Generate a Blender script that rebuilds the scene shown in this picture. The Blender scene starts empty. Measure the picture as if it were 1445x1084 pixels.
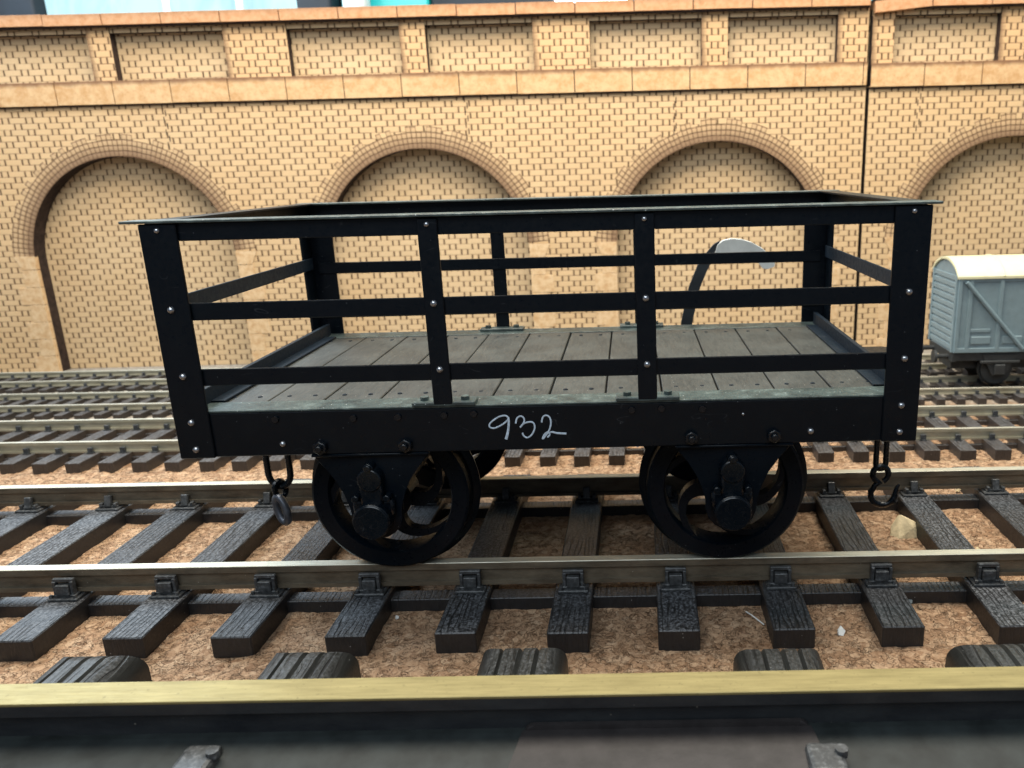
import bpy, bmesh, math, random
from mathutils import Vector, Matrix, noise as mnoise
R = math.radians
PI = math.pi
random.seed(932)
sc = bpy.context.scene
sc.unit_settings.scale_length = 0.005        # one unit is five millimetres on the layout
COL = sc.collection

# ------------------------------------------------------------------ node helpers
class NT:
    def __init__(s, name):
        s.mat = bpy.data.materials.new(name); s.mat.use_nodes = True
        s.t = s.mat.node_tree; s.t.nodes.clear()
        s.out = s.n('ShaderNodeOutputMaterial')
    def n(s, typ, **kw):
        nd = s.t.nodes.new(typ)
        for k, v in kw.items(): setattr(nd, k, v)
        return nd
    def set(s, sock, v):
        if hasattr(v, 'links'): s.t.links.new(v, sock)
        elif v is not None:
            if isinstance(v, (tuple, list)) and len(v) == 3 and sock.type == 'RGBA': v = (*v, 1)
            sock.default_value = v
    def m(s, op, a, b=None, c=None, clamp=False):
        nd = s.n('ShaderNodeMath', operation=op, use_clamp=clamp)
        s.set(nd.inputs[0], a); s.set(nd.inputs[1], b)
        if c is not None: s.set(nd.inputs[2], c)
        return nd.outputs[0]
    def ramp(s, fac, stops, interp='LINEAR'):
        nd = s.n('ShaderNodeValToRGB'); cr = nd.color_ramp; cr.interpolation = interp
        while len(cr.elements) < len(stops): cr.elements.new(0.5)
        for e, (p, c) in zip(cr.elements, stops):
            e.position = p
            e.color = (*c, 1) if isinstance(c, (tuple, list)) else (c, c, c, 1)
        s.set(nd.inputs[0], fac); return nd.outputs[0]
    def mix(s, fac, a, b, mode='MIX'):
        nd = s.n('ShaderNodeMix', data_type='RGBA', blend_type=mode)
        s.set(nd.inputs[0], fac); s.set(nd.inputs[6], a); s.set(nd.inputs[7], b)
        return nd.outputs[2]
    def sstep(s, x, a, b):
        nd = s.n('ShaderNodeMapRange', interpolation_type='SMOOTHSTEP')
        s.set(nd.inputs[0], x); nd.inputs[1].default_value = a; nd.inputs[2].default_value = b
        return nd.outputs[0]
    def obj(s): return s.n('ShaderNodeTexCoord').outputs['Object']
    def uv(s): return s.n('ShaderNodeTexCoord').outputs['UV']
    def rnd(s): return s.n('ShaderNodeObjectInfo').outputs['Random']
    def sep(s, v):
        nd = s.n('ShaderNodeSeparateXYZ'); s.set(nd.inputs[0], v); return nd.outputs
    def comb(s, x, y, z=0.0):
        nd = s.n('ShaderNodeCombineXYZ')
        for i, v in enumerate((x, y, z)): s.set(nd.inputs[i], v)
        return nd.outputs[0]
    def map(s, v, scale=(1, 1, 1), loc=(0, 0, 0), rot=(0, 0, 0)):
        nd = s.n('ShaderNodeMapping'); s.set(nd.inputs[0], v)
        s.set(nd.inputs[1], loc); s.set(nd.inputs[2], rot); s.set(nd.inputs[3], scale); return nd.outputs[0]
    def noise(s, v, scale, detail=3, rough=.55, dist=0.0, w=None):
        nd = s.n('ShaderNodeTexNoise')
        if w is not None: nd.noise_dimensions = '4D'; s.set(nd.inputs['W'], w)
        s.set(nd.inputs['Vector'], v); nd.inputs['Scale'].default_value = scale
        nd.inputs['Detail'].default_value = detail; nd.inputs['Roughness'].default_value = rough
        nd.inputs['Distortion'].default_value = dist
        return nd.outputs[0]
    def noisec(s, v, scale, detail=2):
        nd = s.n('ShaderNodeTexNoise'); s.set(nd.inputs['Vector'], v)
        nd.inputs['Scale'].default_value = scale; nd.inputs['Detail'].default_value = detail
        return nd.outputs[1]
    def voro(s, v, scale, feature='F1', rand=1.0):
        nd = s.n('ShaderNodeTexVoronoi', feature=feature); s.set(nd.inputs['Vector'], v)
        nd.inputs['Scale'].default_value = scale; nd.inputs['Randomness'].default_value = rand
        return nd
    def wn(s, x, y):
        nd = s.n('ShaderNodeTexWhiteNoise', noise_dimensions='2D'); s.set(nd.inputs['Vector'], s.comb(x, y)); return nd.outputs[0]
    def bump(s, h, strength=.5, dist=.05, normal=None):
        nd = s.n('ShaderNodeBump'); s.set(nd.inputs['Height'], h)
        nd.inputs['Strength'].default_value = strength; nd.inputs['Distance'].default_value = dist
        if normal is not None: s.set(nd.inputs['Normal'], normal)
        return nd.outputs[0]
    def bsdf(s, color, rough=.5, metal=0.0, spec=.5, normal=None, **kw):
        nd = s.n('ShaderNodeBsdfPrincipled')
        s.set(nd.inputs['Base Color'], color); s.set(nd.inputs['Roughness'], rough)
        s.set(nd.inputs['Metallic'], metal); s.set(nd.inputs['Specular IOR Level'], spec)
        if normal is not None: s.set(nd.inputs['Normal'], normal)
        for k, v in kw.items(): s.set(nd.inputs[k], v)
        s.t.links.new(nd.outputs[0], s.out.inputs[0]); return s.mat

MAT = {}
# ------------------------------------------------------------------ materials
def brick_mat(name, coords, row_h, stretch, header, bed, base, scorch_v=None, ringed=False):
    """Engraved Flemish bond on fibreboard. coords 'obj' reads X,Z of the part; 'uv' reads a UV map in layout units."""
    k = NT(name)
    v = k.obj() if coords == 'obj' else k.uv()
    sp = k.sep(v)
    u, w = (sp[0], sp[2]) if coords == 'obj' else (sp[0], sp[1])
    wob = k.noise(v, 3.0, 2)
    u = k.m('ADD', u, k.m('MULTIPLY', k.m('SUBTRACT', wob, .5), .05))
    P = stretch + header
    rowf = k.m('DIVIDE', w, row_h)
    row = k.m('FLOOR', rowf); fv = k.m('FRACT', rowf)
    shift = k.m('ADD', k.m('MULTIPLY', k.m('FLOORED_MODULO', row, 2.0), .5), k.m('MULTIPLY', k.wn(row, 3.3), .05))
    uf = k.m('ADD', k.m('DIVIDE', u, P), shift)
    cell = k.m('FLOOR', uf); fu = k.m('MULTIPLY', k.m('FRACT', uf), P)
    d1 = k.m('MINIMUM', fu, k.m('SUBTRACT', P, fu))
    d2 = k.m('ABSOLUTE', k.m('SUBTRACT', fu, header))
    d = k.m('MINIMUM', d1, d2)
    line = k.m('SUBTRACT', 1.0, k.sstep(d, .030, .066))
    grit = k.noise(v, 7.0, 3)
    line = k.m('MULTIPLY', line, k.sstep(grit, .12, .40))
    db = k.m('MULTIPLY', k.m('MINIMUM', fv, k.m('SUBTRACT', 1.0, fv)), row_h)
    bl = k.m('SUBTRACT', 1.0, k.sstep(db, *((.018, .062) if ringed else (.010, .045))))
    big = k.noise(v, .22, 3)
    bl = k.m('MULTIPLY', bl, bed) if ringed else k.m('MULTIPLY', bl, k.m('MULTIPLY', k.sstep(k.noise(v, 1.1, 3), .22, .60), bed))
    which = k.m('LESS_THAN', fu, header)
    tone = k.wn(k.m('ADD', cell, k.m('MULTIPLY', which, .37)), row)
    fib = k.noise(k.map(v, (1, 1, 1)), 14.0, 4, .7)
    c = k.mix(k.m('MULTIPLY', tone, .5), base, tuple(x * .82 for x in base))
    c = k.mix(k.sstep(fib, .35, .75), c, k.mix(.5, c, (base[0] * .78, base[1] * .72, base[2] * .62)))
    c = k.mix(k.m('MULTIPLY', k.sstep(big, .35, .75), .35), c, (base[0] * .9, base[1] * .80, base[2] * .66))
    burn = (.050, .024, .012)
    # toasted brown spread beside every cut
    halo = k.m('SUBTRACT', 1.0, k.sstep(d, .02, .20))
    c = k.mix(k.m('MULTIPLY', halo, .16), c, (.24, .12, .05))
    c = k.mix(k.m('MULTIPLY', bl, .66 if ringed else .66), c, (.085, .042, .022) if ringed else (.13, .065, .03))
    c = k.mix(k.m('MULTIPLY', line, .55 if ringed else .92), c, burn)
    if scorch_v is not None:      # uv.x runs outward from the cut edge of the arch
        e = k.m('ADD', k.sep(v)[0], k.m('MULTIPLY', k.m('SUBTRACT', k.noise(v, 2.2, 3), .5), .5))
        s_ = k.m('SUBTRACT', 1.0, k.sstep(e, -.05, scorch_v))
        c = k.mix(k.m('MULTIPLY', s_, .74), c, (.12, .064, .036))
        c = k.mix(.14 if ringed else .0, c, (.16, .085, .055))
    h = k.m('SUBTRACT', k.m('MULTIPLY', fib, .12), k.m('ADD', line, k.m('MULTIPLY', bl, .6)))
    return k.bsdf(c, .78, 0, .25, k.bump(h, .7, .03))

BASE = (.605, .43, .248)
MAT['brick'] = brick_mat('laser_cut_brick', 'obj', .375, 1.15, .43, .85, BASE)
MAT['brick_cool'] = brick_mat('recessed_brick', 'obj', .375, 1.15, .43, .7, (.605, .445, .268))
MAT['arch_brick'] = brick_mat('arch_ring_brick', 'uv', .315, .352, .352, 1.0, BASE, 1.15, True)
MAT['pier_brick'] = brick_mat('parapet_pier_brick', 'obj', .40, 1.0, .42, .95, (.59, .395, .215), .42)

def burnt():
    k = NT('burnt_cut_edge'); v = k.obj()
    n = k.noise(v, 3, 4)
    return k.bsdf(k.ramp(n, [(.3, (.018, .012, .011)), (.7, (.05, .033, .026))]), .8, 0, .2)
MAT['burnt'] = burnt()

def stone(name, base, scorch):
    k = NT(name); v = k.obj()
    n = k.noise(v, 2.4, 5, .65); n2 = k.noise(v, 11, 3)
    c = k.mix(k.sstep(n, .35, .72), base, (base[0] * .80, base[1] * .68, base[2] * .55))
    c = k.mix(k.m('MULTIPLY', k.sstep(n2, .55, .75), .35), c, (.20, .11, .055))
    if scorch is not None:
        z = k.sep(v)[2]
        e = k.m('ADD', z, k.m('MULTIPLY', k.m('SUBTRACT', k.noise(v, 1.6, 4), .5), .32))
        c = k.mix(k.m('MULTIPLY', k.sstep(e, scorch[0], scorch[1]), scorch[2]), c, (.17, .085, .045))
    return k.bsdf(c, .75, 0, .25, k.bump(n2, .25, .03))
MAT['coping'] = stone('toasted_coping', (.50, .285, .155), (22.9, 23.5, .55))
MAT['band'] = stone('plain_band', (.57, .385, .21), (18.98, 19.32, .92))
MAT['quoin'] = stone('plain_quoin', (.62, .45, .27), None)

def cork():
    k = NT('cork_sheet'); v = k.obj()
    warp = k.n('ShaderNodeVectorMath', operation='ADD'); k.set(warp.inputs[0], v)
    sc_ = k.n('ShaderNodeVectorMath', operation='SCALE'); k.set(sc_.inputs[0], k.noisec(v, 2.6, 3)); sc_.inputs['Scale'].default_value = .55
    k.set(warp.inputs[1], sc_.outputs[0]); w = warp.outputs[0]
    vo = k.voro(k.map(w, (1, 1.15, 1)), 4.4); ed = k.voro(k.map(w, (1, 1.15, 1)), 4.4, 'DISTANCE_TO_EDGE')
    vo2 = k.voro(w, 11.0); ed2 = k.voro(w, 9.0, 'DISTANCE_TO_EDGE')
    cr = k.sep(vo.outputs['Color'])
    c = k.ramp(cr[0], [(0, (.23, .128, .068)), (.35, (.375, .228, .130)), (.65, (.43, .272, .158)), (1, (.51, .35, .22))])
    c = k.mix(.35, c, k.ramp(k.sep(vo2.outputs['Color'])[1], [(0, (.18, .10, .06)), (1, (.46, .315, .205))]))
    n = k.noise(v, 1.1, 4); nf = k.noise(v, 22, 4, .7)
    crack = k.m('MULTIPLY', k.m('SUBTRACT', 1.0, k.sstep(ed.outputs['Distance'], .0, .075)), k.sstep(k.noise(v, 2.6, 3), .46, .58))
    crack2 = k.m('MULTIPLY', k.m('SUBTRACT', 1.0, k.sstep(ed2.outputs['Distance'], .0, .07)), k.sstep(k.noise(v, 3.1, 2), .5, .66))
    wv = k.noise(k.map(v, (1, 1.25, 1)), 2.9, 4, .6, 1.6)
    worm = k.m('SUBTRACT', 1.0, k.sstep(k.m('ABSOLUTE', k.m('SUBTRACT', wv, .5)), .0, .022))
    worm = k.m('MULTIPLY', worm, k.sstep(k.noise(v, 4.3, 2), .47, .57))
    cm = k.m('MAXIMUM', k.m('MULTIPLY', crack, .45), k.m('MAXIMUM', worm, k.m('MULTIPLY', crack2, .55)))
    c = k.mix(k.m('MULTIPLY', cm, .75), c, (.060, .032, .018))
    c = k.mix(k.m('MULTIPLY', k.sstep(nf, .5, .8), .4), c, (.17, .09, .05))
    # dirt patches with a shape of their own
    c = k.mix(k.m('MULTIPLY', k.sstep(k.noise(v, .55, 4), .50, .72), .40), c, (.17, .088, .045))
    # grey dust and ash ballast lying in a strip along the foot of the wall
    y = k.m('ADD', k.sep(v)[1], k.m('MULTIPLY', k.m('SUBTRACT', n, .5), 6.0))
    grey = k.ramp(k.noise(v, 9, 4), [(.3, (.20, .185, .155)), (.7, (.42, .40, .35))])
    c = k.mix(k.m('MULTIPLY', k.sstep(y, 19.5, 24.0), .85), c, grey)
    h = k.m('ADD', k.m('MULTIPLY', cr[1], .5), k.m('SUBTRACT', k.m('MULTIPLY', nf, .35), cm))
    return k.bsdf(c, .9, 0, .15, k.bump(h, .9, .10))
MAT['cork'] = cork()

def black_paint(name='black_paint', base=.0075, rough=.34, bump=.12, spec=.22):
    k = NT(name); v = k.obj()
    sp = k.voro(v, 6.0); spk = k.m('SUBTRACT', 1.0, k.sstep(sp.outputs['Distance'], .03, .09))
    spk = k.m('MULTIPLY', spk, k.m('GREATER_THAN', k.sep(sp.outputs['Color'])[0], .84))
    n = k.noise(v, 1.4, 4); nf = k.noise(v, 9, 4)
    c = k.mix(k.sstep(n, .4, .8), (base * .40, base * 1.0, base * 1.8), (base * .9, base * 1.6, base * 2.4))
    c = k.mix(k.m('MULTIPLY', spk, .8), c, (.16, .17, .18))
    wv = k.noise(k.map(v, (.6, 1, 1.4)), .9, 2, .4, .6)
    scr = k.m('MULTIPLY', k.m('SUBTRACT', 1.0, k.sstep(k.m('ABSOLUTE', k.m('SUBTRACT', wv, .47)), .0, .0035)), k.sstep(k.noise(v, 1.3, 2), .58, .64))
    c = k.mix(k.m('MULTIPLY', scr, .35), c, (.09, .095, .10))
    r = k.ramp(nf, [(.3, rough - .06), (.75, rough + .16)])
    return k.bsdf(c, r, 0, spec, k.bump(k.m('ADD', k.m('MULTIPLY', nf, .5), n), bump, .03))
MAT['black'] = black_paint('black_paint', .0030, .32)
MAT['black_gloss'] = black_paint('black_gloss_paint', .0034, .20, .03, .36)
MAT['wheel_black'] = black_paint('wheel_black', .0036, .30, .04, .13)
MAT['black_soft'] = black_paint('black_paint_worn', .008, .5)

def rivet_metal():
    k = NT('worn_rivet_head'); v = k.obj()
    n = k.noise(v, 14, 2)
    return k.bsdf(k.ramp(n, [(.25, (.10, .10, .11)), (.5, (.42, .43, .45))]), .20, .9, .5)
MAT['rivet'] = rivet_metal()

def deck():
    k = NT('dusty_dark_planks'); v = k.obj()
    s = k.map(v, (5.0, .7, 1))
    g = k.noise(s, 2.5, 5, .6); n = k.noise(v, .7, 4); nf = k.noise(v, 14, 3)
    c = k.ramp(g, [(.25, (.018, .019, .017)), (.5, (.034, .035, .031)), (.8, (.054, .055, .049))])
    c = k.mix(k.m('MULTIPLY', k.sstep(n, .40, .70), .45), c, (.068, .074, .068))
    sp = k.voro(v, 6.5); spk = k.m('MULTIPLY', k.m('SUBTRACT', 1.0, k.sstep(sp.outputs['Distance'], .05, .12)), k.m('GREATER_THAN', k.sep(sp.outputs['Color'])[0], .80))
    c = k.mix(k.m('MULTIPLY', spk, .6), c, (.48, .47, .43))
    sp2 = k.voro(v, 3.1); dk = k.m('MULTIPLY', k.m('SUBTRACT', 1.0, k.sstep(sp2.outputs['Distance'], .08, .2)), k.m('GREATER_THAN', k.sep(sp2.outputs['Color'])[1], .86))
    c = k.mix(k.m('MULTIPLY', dk, .5), c, (.035, .033, .03))
    return k.bsdf(c, .52, 0, .5, k.bump(k.m('ADD', g, k.m('MULTIPLY', nf, .3)), .35, .03))
MAT['deck'] = deck()

def edge_strip():
    k = NT('dusty_strip_flange_highlight'); v = k.obj()
    n = k.noise(v, 2.2, 5, .7); nf = k.noise(v, 16, 3)
    c = k.ramp(n, [(.3, (.013, .018, .017)), (.55, (.044, .062, .058)), (.8, (.13, .165, .155))])
    sp = k.voro(v, 7.5); spk = k.m('MULTIPLY', k.m('SUBTRACT', 1.0, k.sstep(sp.outputs['Distance'], .06, .14)), k.m('GREATER_THAN', k.sep(sp.outputs['Color'])[0], .72))
    c = k.mix(k.m('MULTIPLY', spk, .75), c, (.62, .66, .64))
    return k.bsdf(c, k.ramp(nf, [(.3, .34), (.7, .58)]), 0, .5, k.bump(nf, .2, .02))
MAT['strip'] = edge_strip()

def sleeper(name, dust, col, grain=1.0):
    k = NT(name); o = k.obj(); rn = k.rnd()
    off = k.n('ShaderNodeVectorMath', operation='ADD'); k.set(off.inputs[0], o)
    k.set(off.inputs[1], k.comb(k.m('MULTIPLY', rn, 37.0), k.m('MULTIPLY', rn, 91.0), 0.0)); v = off.outputs[0]
    w = k.n('ShaderNodeTexWave', wave_type='BANDS', bands_direction='X')
    k.set(w.inputs['Vector'], k.map(v, (1, .16, .3)))
    w.inputs['Scale'].default_value = 2.0 * grain; w.inputs['Distortion'].default_value = 9.0
    w.inputs['Detail'].default_value = 2.5; w.inputs['Detail Scale'].default_value = 1.1; w.inputs['Detail Roughness'].default_value = .6
    gr = k.sstep(w.outputs['Fac'], .0, .28)        # 0 in the cracks
    patch = k.sstep(k.noise(v, .8, 3, w=None), .36, .58)
    top = k.sstep(k.sep(k.n('ShaderNodeTexCoord').outputs['Normal'])[2], .5, .9)
    crack = k.m('MULTIPLY', k.m('MULTIPLY', k.m('SUBTRACT', 1.0, gr), patch), k.m('ADD', .12, k.m('MULTIPLY', top, .88)))
    fine = k.noise(k.map(v, (9 * grain, .9 * grain, 3)), 1.6, 4, .65); nf = k.noise(v, 13, 4, .65)
    c = k.ramp(fine, [(.3, tuple(x * .65 for x in col)), (.75, tuple(x * 1.5 for x in col))])
    d = k.m('MULTIPLY', k.m('MULTIPLY', k.sstep(nf, .38, .72), top), k.m('ADD', .55, k.m('MULTIPLY', rn, .6)))
    c = k.mix(k.m('MULTIPLY', d, dust), c, (.18, .19, .205))
    sp = k.voro(v, 6.0); spk = k.m('MULTIPLY', k.m('SUBTRACT', 1.0, k.sstep(sp.outputs['Distance'], .05, .11)), k.m('GREATER_THAN', k.sep(sp.outputs['Color'])[0], .84))
    c = k.mix(k.m('MULTIPLY', spk, .7), c, (.40, .40, .38))
    c = k.mix(k.m('MULTIPLY', crack, .85), c, (.006, .006, .006))
    h = k.m('SUBTRACT', k.m('ADD', k.m('MULTIPLY', k.m('MULTIPLY', fine, top), .5), k.m('MULTIPLY', nf, .12)), crack)
    return k.bsdf(c, k.ramp(nf, [(.3, .36), (.7, .56)]), 0, .5, k.bump(h, .6, .05))
MAT['sleeper'] = sleeper('black_plastic_sleeper', .75, (.0125, .0125, .0135))
MAT['sleeper_brown'] = sleeper('brown_plastic_sleeper', .6, (.036, .029, .025))
MAT['sleeper_big'] = sleeper('large_plastic_sleeper', .35, (.017, .018, .017), .8)

def chair_mat():
    k = NT('dusty_black_chair'); v = k.obj(); rn = k.rnd()
    n = k.noise(v, 8, 4, .7, w=k.m('MULTIPLY', rn, 50.0))
    c = k.ramp(n, [(.35, (.016, .017, .018)), (.55, (.045, .048, .05)), (.78, (.17, .175, .18))])
    return k.bsdf(c, .46, 0, .5, k.bump(n, .3, .03))
MAT['chair'] = chair_mat()

def rail_side(name, a, b):
    k = NT(name); v = k.obj()
    n = k.noise(k.map(v, (.35, 1, 1)), 2.4, 5, .65); nf = k.noise(v, 12, 3)
    c = k.ramp(n, [(.3, a), (.7, b)])
    sp = k.voro(v, 4.0); spk = k.m('MULTIPLY', k.m('SUBTRACT', 1.0, k.sstep(sp.outputs['Distance'], .04, .11)), k.m('GREATER_THAN', k.sep(sp.outputs['Color'])[0], .88))
    c = k.mix(k.m('MULTIPLY', spk, .5), c, (.45, .42, .35))
    return k.bsdf(c, k.ramp(nf, [(.3, .42), (.7, .6)]), .45, .5, k.bump(nf, .15, .02))
MAT['rail_side'] = rail_side('tarnished_rail_side', (.075, .060, .042), (.19, .160, .115))
MAT['rail_side_small'] = rail_side('small_rail_side', (.30, .28, .20), (.48, .45, .34))
MAT['rail_side_big'] = rail_side('dark_rail_side', (.016, .018, .022), (.036, .040, .043))
def rail_top(name, a, b, r, met=.9):
    k = NT(name); v = k.obj()
    n = k.noise(k.map(v, (.25, 3, 1)), 3.0, 5, .65); nf = k.noise(k.map(v, (.5, 8, 1)), 6, 3)
    sp = k.m('MULTIPLY', k.sstep(k.noise(v, 9, 4, .7), .58, .72), .5)
    c = k.mix(sp, k.ramp(n, [(.3, a), (.7, b)]), tuple(x * .45 for x in a))
    return k.bsdf(c, k.ramp(nf, [(.3, r), (.7, r + .14)]), met, .5, k.bump(nf, .05, .01))
MAT['rail_top'] = rail_top('polished_rail_head', (.46, .44, .355), (.62, .60, .50), .46, .75)
MAT['rail_top_brass'] = rail_top('brass_rail_head', (.195, .160, .068), (.30, .25, .112), .5, .6)

def plain(name, col, rough=.5, metal=0.0, var=.25, sc_=3.0, spec=.5, bump=.15):
    k = NT(name); v = k.obj(); n = k.noise(v, sc_, 5, .6)
    c = k.ramp(n, [(.28, tuple(x * (1 - var) for x in col)), (.74, tuple(min(1, x * (1 + var)) for x in col))])
    return k.bsdf(c, rough, metal, spec, k.bump(k.noise(v, sc_ * 4, 3), bump, .03))
MAT['white_paint'] = plain('white_paint_pen', (.46, .54, .62), .5, 0, .35, 9)
MAT['steel'] = plain('dull_steel_link', (.12, .13, .155), .38, .7, .4, 6)
MAT['van_grey'] = plain('blue_grey_plastic', (.165, .225, .245), .5, 0, .12, 2)
MAT['van_roof'] = plain('cream_white_roof', (.62, .585, .37), .55, 0, .08, 2)
MAT['van_under'] = plain('dark_underframe', (.022, .024, .024), .6, 0, .4, 3)
MAT['stand_black'] = plain('dark_slate_plastic', (.014, .019, .024), .5, 0, .2, 3)
MAT['stand_white'] = plain('pale_grey_plastic', (.52, .55, .54), .5, 0, .10, 3)
MAT['pebble'] = plain('straw_coloured_stone', (.62, .50, .30), .85, 0, .35, 3, .3, .5)
MAT['flake'] = plain('white_chip', (.70, .70, .66), .7, 0, .1, 3)
MAT['dust_grey'] = plain('grey_chip', (.16, .18, .18), .7, 0, .2, 3)
MAT['joiner'] = plain('brown_black_sheet', (.026, .023, .023), .5, 0, .35, 2, .25)
MAT['foot_dust'] = plain('dusty_rail_foot', (.017, .021, .021), .55, 0, .5, 1.6, .25)
MAT['box_dark'] = plain('dark_navy_card', (.006, .012, .02), .7, 0, .35, .4)
MAT['teal'] = plain('turquoise_plastic', (.02, .42, .45), .35, 0, .1, .6)
MAT['clear_pale'] = plain('pale_grey_plastic_tube', (.55, .60, .62), .3, 0, .15, 1)
MAT['scrap'] = plain('splintered_board', (.62, .50, .36), .9, 0, .2, 6, .2, .5)

def lit(name, a, b, strength, sc_=.35):
    k = NT(name); v = k.obj(); n = k.noise(k.map(v, (1, 1, .35)), sc_, 5, .65, .6)
    c = k.ramp(n, [(.30, a), (.55, b)])
    nd = k.n('ShaderNodeEmission'); k.set(nd.inputs[0], c); nd.inputs[1].default_value = strength
    k.t.links.new(nd.outputs[0], k.out.inputs[0]); return k.mat
MAT['window'] = lit('daylit_frosted_pane', (.40, .66, .74), (.60, .90, .95), 1.35)
MAT['window_cyan'] = lit('daylit_cyan_pane', (.22, .72, .80), (.36, .86, .90), 1.0)
MAT['lamp'] = lit('lamp_diffuser', (.95, 1.0, 1.0), (1, 1, 1), 9.0)

# ------------------------------------------------------------------ mesh helpers
class MB:
    def __init__(s): s.bm = bmesh.new(); s.uvl = None; s.mi = 0
    def _tag(s, geom):
        for f in geom:
            f.material_index = s.mi
    def box(s, x0, x1, y0, y1, z0, z1, b=0.0, seg=1, rot=None, about=None):
        r = bmesh.ops.create_cube(s.bm, size=1.0); vs = r['verts']
        bmesh.ops.scale(s.bm, verts=vs, vec=(x1 - x0, y1 - y0, z1 - z0))
        bmesh.ops.translate(s.bm, verts=vs, vec=((x0 + x1) / 2, (y0 + y1) / 2, (z0 + z1) / 2))
        fs = list({f for v in vs for f in v.link_faces}); s._tag(fs)
        if b > 0:
            es = list({e for v in vs for e in v.link_edges})
            rr = bmesh.ops.bevel(s.bm, geom=es, offset=b, segments=seg, profile=.5, affect='EDGES', clamp_overlap=True)
            vs = list({v for f in rr['faces'] for v in f.verts} | {v for v in vs if v.is_valid})
            s._tag([f for f in rr['faces']])
        if rot is not None:
            bmesh.ops.rotate(s.bm, verts=[v for v in vs if v.is_valid], cent=about or ((x0 + x1) / 2, (y0 + y1) / 2, (z0 + z1) / 2), matrix=rot)
        return s
    def prism(s, pts, y0, y1, b=0.0, side_mi=None):
        """outline in X,Z (counter-clockwise seen from -Y) extruded from y0 (front) to y1"""
        f = [s.bm.verts.new((x, y0, z)) for x, z in pts]; bk = [s.bm.verts.new((x, y1, z)) for x, z in pts]
        n = len(pts); fs = [s.bm.faces.new(f), s.bm.faces.new(bk[::-1])]
        s._tag(fs); sd = []
        for i in range(n):
            j = (i + 1) % n; sd.append(s.bm.faces.new((f[j], f[i], bk[i], bk[j])))
        s._tag(sd)
        if side_mi is not None:
            for q in sd: q.material_index = side_mi
        if b > 0:
            es = list(fs[0].edges)
            bmesh.ops.bevel(s.bm, geom=es, offset=b, segments=2, profile=.5, affect='EDGES', clamp_overlap=True)
        return s
    def cyl(s, p0, p1, r0, r1=None, seg=16):
        p0, p1 = Vector(p0), Vector(p1); d = p1 - p0; r1 = r0 if r1 is None else r1
        q = d.to_track_quat('Z', 'Y').to_matrix().to_4x4()
        M = Matrix.Translation((p0 + p1) / 2) @ q
        r = bmesh.ops.create_cone(s.bm, cap_ends=True, segments=seg, radius1=r0, radius2=r1, depth=d.length, matrix=M)
        s._tag(list({f for v in r['verts'] for f in v.link_faces})); return s
    def dome(s, c, r, axis=(0, -1, 0), flat=.6, seg=12):
        q = Vector(axis).to_track_quat('Z', 'Y').to_matrix().to_4x4()
        M = Matrix.Translation(c) @ q @ Matrix.Diagonal((1, 1, flat, 1))
        res = bmesh.ops.create_uvsphere(s.bm, u_segments=seg, v_segments=8, radius=r, matrix=M)
        s._tag(list({f for v in res['verts'] for f in v.link_faces})); return s
    def tube(s, pts, r, seg=8, closed=False, flat=None):
        pts = [Vector(p) for p in pts]; n = len(pts); rings = []
        rad = r if isinstance(r, (list, tuple)) else [r] * n
        ref = None
        for i, p in enumerate(pts):
            a = pts[(i - 1) % n] if (closed or i > 0) else p; b = pts[(i + 1) % n] if (closed or i < n - 1) else p
            t = (b - a).normalized()
            if ref is None:
                ref = Vector((0, 1, 0)) if abs(t.y) < .9 else Vector((1, 0, 0))
            u = (ref - t * ref.dot(t)).normalized(); ref = u; w = t.cross(u)
            fu = 1.0 if flat is None else flat
            rings.append([s.bm.verts.new(p + (u * math.cos(2 * PI * k / seg) * fu + w * math.sin(2 * PI * k / seg)) * rad[i]) for k in range(seg)])
        fs = []
        for i in range(n if closed else n - 1):
            A, B = rings[i], rings[(i + 1) % n]
            for k in range(seg): fs.append(s.bm.faces.new((A[k], A[(k + 1) % seg], B[(k + 1) % seg], B[k])))
        if not closed:
            fs.append(s.bm.faces.new(rings[0][::-1])); fs.append(s.bm.faces.new(rings[-1]))
        s._tag(fs); return s
    def lathe(s, prof, c, seg=64, closed=True):
        """profile of (radius, y) turned about the Y axis through c"""
        rings = []
        for r, y in prof:
            rings.append([s.bm.verts.new((c[0] + r * math.cos(2 * PI * k / seg), c[1] + y, c[2] + r * math.sin(2 * PI * k / seg))) for k in range(seg)])
        m = len(prof); fs = []
        for i in range(m if closed else m - 1):
            A, B = rings[i], rings[(i + 1) % m]
            for k in range(seg): fs.append(s.bm.faces.new((A[k], A[(k + 1) % seg], B[(k + 1) % seg], B[k])))
        s._tag(fs); return s
    def done(s):
        bmesh.ops.recalc_face_normals(s.bm, faces=s.bm.faces); return s
    def build(s, name, mats, parent=None, smooth=False, loc=None, bevel=0.0, mesh_only=False):
        s.done()
        me = bpy.data.meshes.new(name); s.bm.to_mesh(me); s.bm.free()
        for m in (mats if isinstance(mats, (list, tuple)) else [mats]): me.materials.append(MAT[m])
        if smooth:
            for p in me.polygons: p.use_smooth = True
            try: me.set_sharp_from_angle(angle=R(38))
            except Exception: pass
        if mesh_only: return me
        o = put(name, me, parent, loc)
        if bevel > 0:
            md = o.modifiers.new('edge', 'BEVEL'); md.width = bevel; md.segments = 2; md.limit_method = 'ANGLE'; md.angle_limit = R(40)
        return o

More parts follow.
